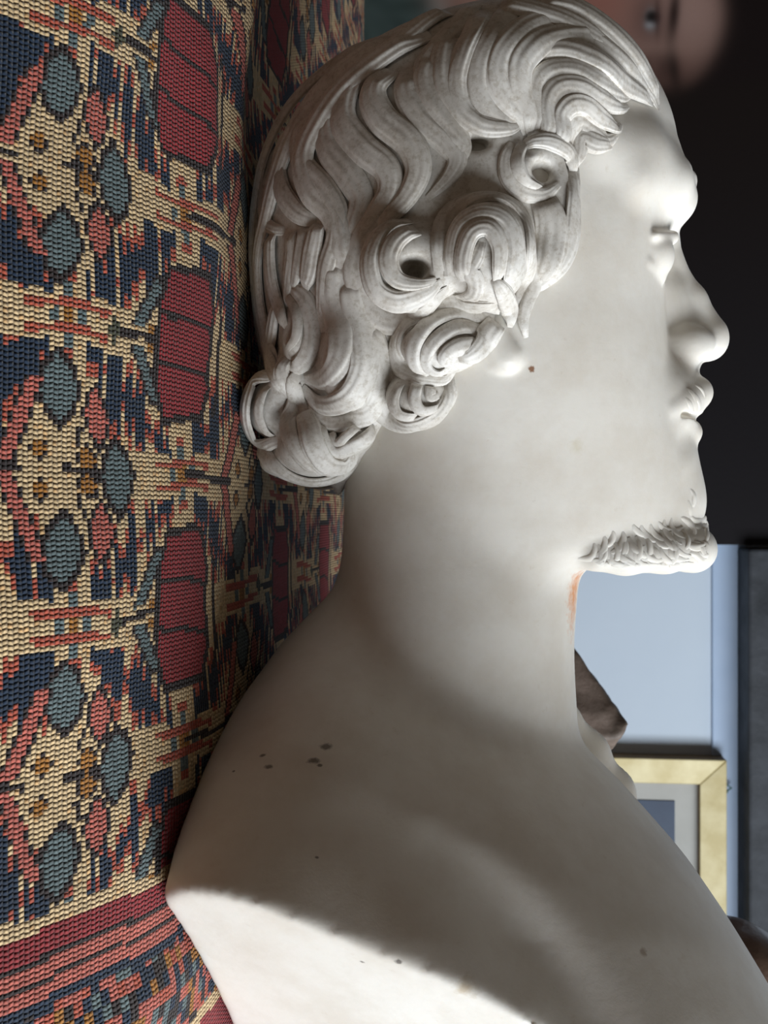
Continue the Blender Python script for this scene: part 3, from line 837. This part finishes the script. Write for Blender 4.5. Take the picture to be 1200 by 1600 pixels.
# beard: small carved tufts along jaw and chin, flowing down from the cheek and round the chin
both = [bvh_body]
rb = random.Random(11)
def beard_top(u): return np.interp(u, [925, 960, 1000, 1045, 1075, 1092, 1100], [850, 828, 818, 812, 800, 806, 830])
def beard_bot(u): return np.interp(u, [925, 945, 980, 1060, 1100, 1118], [876, 884, 887, 887, 880, 866])
tufts = []
for row in range(4):
    u_ = 928 + row * 6
    while u_ < 1096:
        t0, b0 = beard_top(u_), beard_bot(u_)
        v0 = t0 + (b0 - t0) * (0.0 + row * 0.26) + rb.uniform(-4, 4)
        sw = rb.choice((-1, -1, 1)) * rb.uniform(0.5, 1.1)
        if u_ > 1060: ang_ = 0.5 * (1112 - u_) / 52 + rb.uniform(-0.2, 0.2)
        else: ang_ = 1.25 + rb.uniform(-0.35, 0.35)
        L_ = rb.uniform(38, 56); p = [(u_, v0, 4)]; cu, cv_ = u_, v0
        for st in range(4):
            cu += math.cos(ang_) * L_ / 4; cv_ += math.sin(ang_) * L_ / 4; ang_ += sw * 0.55
            cv_ = min(cv_, beard_bot(min(max(cu, 925), 1118)) - 2 - (3 - st)); cu = min(cu, 1104); cv_ = max(cv_, 812)
            p.append((cu, cv_, (9, 11, 9, 3)[st]))
        tufts.append(p); u_ += rb.uniform(11, 16)
tufts += [[(1078,762,4),(1085,776,9),(1083,792,7)], [(1074,780,4),(1079,796,8),(1080,810,5)],
          [(1078,610,4),(1088,620,9),(1094,634,8),(1090,645,4)], [(1084,600,4),(1096,608,9),(1102,620,6)], [(1070,620,4),(1078,632,8),(1082,644,5)], [(1072,606,4),(1082,614,8),(1088,628,6)]]
beard = None
for p in tufts:
    o = lock(p, -1.0, 0.26, 2, 'beard' if beard is None else 'beard_tuft', both, 0.08, 0.6, 'small carved curls of the beard and moustache' if beard is None else None, beard or bust)
    beard = beard or o

# ------------------------------------------------------------------ portrait painting behind the head
DP = 1.40
pt = empty('portrait_painting', at(700, 400, DP))
tag(pt, 'large dark portrait painting of a pale face behind the marble head', 'painting')
pl = pt.location.copy()
xa, xb = onY(1100, -420, RY1 - 0.036).x, onY(1100, 851, RY1 - 0.036).x
za, zb_ = -0.40, 0.78
yp = RY1 - 0.035
box('stretcher', xa - pl.x, xb - pl.x, yp - pl.y, yp + 0.03 - pl.y, za - pl.z, zb_ - pl.z, M['canvas_edge'], pt)
nX, nZ = 560, 520
gx = np.linspace(xa, xb, nX); gz = np.linspace(za, zb_, nZ)
PXg, PZg = np.meshgrid(gx, gz, indexing='ij')
# where each bit of canvas lies, in units of the face: U up, W across
Ys = yp - 0.001
dep = (Ys * CP) - (PZg - HCAM) * SP
Up = 600 + FPX * (Ys * SP + (PZg - HCAM) * CP) / dep
Vp = 800 + FPX * PXg / dep
paint = np.empty(Up.shape + (3,), np.float32)
paint[:] = (0.010, 0.006, 0.005)
paint += (np.clip((Vp - 450) / 400, 0, 1) * np.clip((Up - 1000) / 200, 0.4, 1))[..., None] * np.array((0.002, 0.004, 0.008))
def soft(d, s_): return 1 / (1 + np.exp(np.clip(d / s_, -40, 40)))
def over(mask, c):
    global paint
    paint = paint * (1 - mask[..., None]) + np.array(c, np.float32) * mask[..., None]
def ellm(cu, cv, ru, rv, s_, rot=0.0):
    co, si = math.cos(rot), math.sin(rot); du, dv = Up - cu, Vp - cv
    q, r_ = (co * du + si * dv) / ru, (-si * du + co * dv) / rv
    return soft((np.sqrt(q * q + r_ * r_) - 1) * min(ru, rv), s_)
over(soft(Up - 690, 10) * soft(Vp - 260, 40), (0.055, 0.085, 0.080))              # green drapery
for k_ in range(9):
    over(ellm(600 + 17 * (k_ % 4), -40 + 16 * k_, 8, 46, 6, 0.7 + 0.25 * k_) * 0.7, (0.022, 0.04, 0.04) if k_ % 2 else (0.11, 0.15, 0.145))
over(ellm(690, -20, 16, 60, 7) * 0.9, (0.30, 0.31, 0.29))                            # white collar
over(ellm(775, -30, 95, 70, 10), (0.33, 0.19, 0.15))                                # neck
over(ellm(960, 10, 172, 118, 10), (0.30, 0.165, 0.13))                               # face
over(ellm(1065, 30, 70, 70, 22) * 0.8, (0.40, 0.27, 0.235))                          # forehead
over(ellm(940, -10, 34, 40, 26) * 0.7, (0.36, 0.13, 0.10))                           # cheek
over(ellm(1000, 110, 120, 40, 20) * 0.75, (0.13, 0.065, 0.05))                        # shaded side
over(ellm(1016, 30, 26, 42, 9) * 0.85, (0.13, 0.068, 0.058))                          # eye socket
over(ellm(1017, 30, 9, 17, 2.5), (0.21, 0.19, 0.19))
over(ellm(1019, 27, 10.5, 10, 2), (0.010, 0.008, 0.008))
over(ellm(1027, 28, 3, 20, 2), (0.05, 0.025, 0.022))
over(ellm(1015, 40, 5, 4, 2), (0.32, 0.32, 0.34))
over(ellm(1053, 22, 8, 38, 2.5, 0.10), (0.028, 0.015, 0.013))                           # brow
over(ellm(1030, 104, 28, 22, 6) * 0.9, (0.060, 0.031, 0.026))
over(ellm(1022, 100, 7, 16, 4) * 0.8, (0.15, 0.085, 0.07))                        # other eye in shade
over(ellm(1052, 104, 8, 32, 3.5, -0.15), (0.022, 0.013, 0.011))
over(ellm(1020, 74, 40, 9, 8) * 0.5, (0.37, 0.24, 0.20))                              # bridge of the nose
over(soft(-(Up - 1130 + (Vp - 20) ** 2 * 0.0035), 7) * soft(-(Up - 1000), 20), (0.010, 0.006, 0.006))      # hair
over(soft(-(Vp - 135 + (Up - 1060) * 0.10), 8), (0.011, 0.007, 0.006))
over(soft(-(Vp - 400), 120) * 0.7, (0.0075, 0.0075, 0.011))
tp = NT('oil_paint')
vc = tp.n('ShaderNodeVertexColor'); vc.layer_name = 'paint'
tp.l(vc.outputs[0], tp.bsdf.inputs['Base Color']); tp.bsdf.inputs['Roughness'].default_value = 0.6
tp.bsdf.inputs['Specular IOR Level'].default_value = 0.2
tp.bump(tp.noise(220, 3), 0.3, 0.0006)
ii = np.arange(nX * nZ).reshape(nX, nZ)
cq = np.stack([ii[:-1, :-1], ii[1:, :-1], ii[1:, 1:], ii[:-1, 1:]], -1).reshape(-1, 4)
cv = np.stack([PXg - pl.x, np.full_like(PXg, Ys - pl.y), PZg - pl.z], -1).reshape(-1, 3)
canvas = mesh_obj('canvas', cv, cq, tp.mat, pt)
at2 = canvas.data.color_attributes.new('paint', 'FLOAT_COLOR', 'POINT')
at2.data.foreach_set('color', np.c_[paint.reshape(-1, 3), np.ones(nX * nZ)].astype(np.float32).ravel())

# ------------------------------------------------------------------ gilt frame on the wall
DFm = 1.425
fr = empty('picture_frame', at(1000, 1300, DFm))
tag(fr, 'gilt picture frame with grey mount hanging on the pale blue wall', 'picture')
fl = fr.location.copy()
def FX(v): return onY(1136, v, RY1 - 0.03).x
def FZ_(u): return onY(u, 800, RY1 - 0.03).z
fx0, fx1, fz0, fz1 = FX(1188), FX(1188) + 0.50, FZ_(1136) - 0.40, FZ_(1136)
yb, yf = RY1 - 0.001, RY1 - 0.03
mwid = 0.036
def fbox(name, a0, a1, b0, b1, c0, c1, mat, bevel=0.0): return box(name, a0 - fl.x, a1 - fl.x, b0 - fl.y, b1 - fl.y, c0 - fl.z, c1 - fl.z, mat, fr, bevel)
def member(name, A0, A1, B0, B1):
    "one mitred moulding: A outer corners, B inner corners (x, z)"
    v_ = []
    for (px_, pz_), yy in ((A0, yf), (A1, yf), (B1, yf + 0.004), (B0, yf + 0.004), (A0, yb), (A1, yb), (B1, yb), (B0, yb)):
        v_.append((px_ - fl.x, yy - fl.y, pz_ - fl.z))
    f_ = [(0, 1, 2, 3), (4, 7, 6, 5), (0, 4, 5, 1), (1, 5, 6, 2), (2, 6, 7, 3), (3, 7, 4, 0)]
    o = mesh_obj(name, v_, f_, M['gold'], fr, False)
    o.data.materials.append(M['gold_edge'])
    o.data.polygons[2].material_index = 1; o.data.polygons[4].material_index = 1
    bm_ = o.modifiers.new('bevel', 'BEVEL'); bm_.width = 0.0015; bm_.segments = 2
    return o
oc = [(fx0, fz0), (fx1, fz0), (fx1, fz1), (fx0, fz1)]
ic = [(fx0 + mwid, fz0 + mwid), (fx1 - mwid, fz0 + mwid), (fx1 - mwid, fz1 - mwid), (fx0 + mwid, fz1 - mwid)]
for i in range(4): member('moulding', oc[i], oc[(i + 1) % 4], ic[i], ic[(i + 1) % 4])
fbox('mount', fx0 + 0.02, fx1 - 0.02, yb - 0.012, yb - 0.009, fz0 + 0.02, fz1 - 0.02, M['mat_board'])
fbox('print', FX(1259), fx1 - 0.075, yb - 0.0135, yb - 0.012, fz0 + 0.08, FZ_(1058), M['blue_print'])
def tube(name, pts, rad, mat, parent, off=Vector((0, 0, 0)), n=8):
    pts = [Vector(p) - off for p in pts]; vs, fs = [], []
    for i, p in enumerate(pts):
        tn = (pts[min(i + 1, len(pts) - 1)] - pts[max(i - 1, 0)]).normalized()
        sd = tn.cross(Vector((0.31, 0.77, 0.55))).normalized(); up_ = tn.cross(sd)
        for k_ in range(n):
            an = 2 * math.pi * k_ / n; vs.append(tuple(p + rad * (math.cos(an) * sd + math.sin(an) * up_)))
    for i in range(len(pts) - 1):
        for k_ in range(n): fs.append((i * n + k_, i * n + (k_ + 1) % n, (i + 1) * n + (k_ + 1) % n, (i + 1) * n + k_))
    fs += [tuple(range(n))[::-1], tuple(range(len(vs) - n, len(vs)))]
    return mesh_obj(name, vs, fs, mat, parent)
hx, hz = FX(1236), fz1
tube('hook', [(hx - 0.006, yb - 0.012, hz - 0.004), (hx - 0.004, yb - 0.013, hz + 0.004), (hx, yb - 0.013, hz + 0.010), (hx + 0.005, yb - 0.012, hz + 0.004), (hx + 0.008, yb - 0.008, hz + 0.006), (hx + 0.004, yb - 0.004, hz - 0.003)], 0.0014, M['wire'], fr, fl)

# ------------------------------------------------------------------ brown carvings standing behind the bust
def carve_mesh(name, G_, mat, loc, parent=None):
    P_, Q_ = G_.mesh(); P_ = relax(P_, Q_, 1, 0.4)
    return mesh_obj(name, P_, Q_, mat, parent)
# a squared block with a notched face (metres, origin at its foot)
c0 = at(915, 1090, 0.70); base0 = Vector((c0.x, c0.y, 0.0))
q = 0.0016
gA = Grid(np.arange(-0.085, 0.085, q * 1.6), np.arange(-0.05, 0.05, q * 1.6), np.arange(-0.004, 0.215, q * 1.6))
x, y, z = gA.full()
top = at(969, 1114, 0.70).z
xc = at(600, 1114, 0.70).x - base0.x
# left side slopes up to a ridge, the top falls away gently to the right; the front is a blunt prow
xe = xc + 0.010
d1 = (z - top) * math.sin(math.radians(54)) - (x - xc) * math.cos(math.radians(54))
d2 = (z - top) * math.cos(math.radians(19)) + (x - xc) * math.sin(math.radians(19))
f_ = smax(d1, d2, 0.002)
f_ = smax(f_, -0.30 * (x - xe) - 0.954 * (y + 0.034), 0.002)
f_ = smax(f_, 0.80 * (x - xe) - 0.60 * (y + 0.034), 0.002)
f_ = smax(f_, y - 0.036, 0.004)
f_ = smax(f_, -(z - 0.0), 0.002); f_ = smax(f_, -(x + 0.07), 0.006)
f_ = f_ + 0.0012 * np.sin(x * 260 + 3 * np.sin(z * 90)) * np.sin(z * 210) * np.sin(y * 150)
gA.f = f_.astype(np.float32)
gA.cap((800 + xc - 0.034, -0.036, top - 0.045), (800 + xc - 0.018, -0.036, top - 0.028), 0.007, 0.006, 0.003, True)
gA.cap((800 + xc + 0.002, -0.02, top - 0.034), (800 + xc + 0.004, -0.02, top - 0.016), 0.0045, 0.004, 0.003, True)
ob = carve_mesh('stone_block', gA, M['brown_stone'], base0); ob.location = base0
tag(ob, 'angular brown carved stone showing beyond the neck of the bust', 'carving')
# a rounded glazed form further right
c1 = at(1165, 1520, 0.66); base1 = Vector((c1.x + 0.05, c1.y, 0.0))
gB = Grid(np.arange(-0.13, 0.13, 0.003), np.arange(-0.07, 0.07, 0.003), np.arange(-0.004, 0.34, 0.003))
x, y, z = gB.full()
tz = at(1205, 1500, 0.66).z; tx = at(600, 1500, 0.66).x - base1.x
gB.f = (np.sqrt((x / 1.0) ** 2 + (y * 1.25) ** 2) - (0.060 + 0.02 * np.cos(z * 14)) + 0 * z).astype(np.float32)
gB.f = smax(gB.f, np.broadcast_to(z - (tz - 0.04), gB.f.shape), 0.02).astype(np.float32)
gB.f = smax(gB.f, np.broadcast_to(-z, gB.f.shape), 0.004).astype(np.float32)
gB.ell((800 + tx + 0.012, 0, tz - 0.035), (0.040, 0.036, 0.046), 0.012)
gB.ell((800 + tx + 0.004, -0.01, tz - 0.09), (0.045, 0.04, 0.04), 0.02)
gB.ell((800 + tx + 0.02, -0.045, tz - 0.06), (0.014, 0.012, 0.02), 0.008)
gB.ell((800 + tx - 0.005, -0.05, tz - 0.085), (0.008, 0.008, 0.012), 0.006, True)
ob = carve_mesh('clay_figure', gB, M['bronze'], base1); ob.location = base1 + Vector((0, 0, 0.003))
tag(ob, 'rounded glossy brown figure standing beyond the chest of the bust', 'figurine')
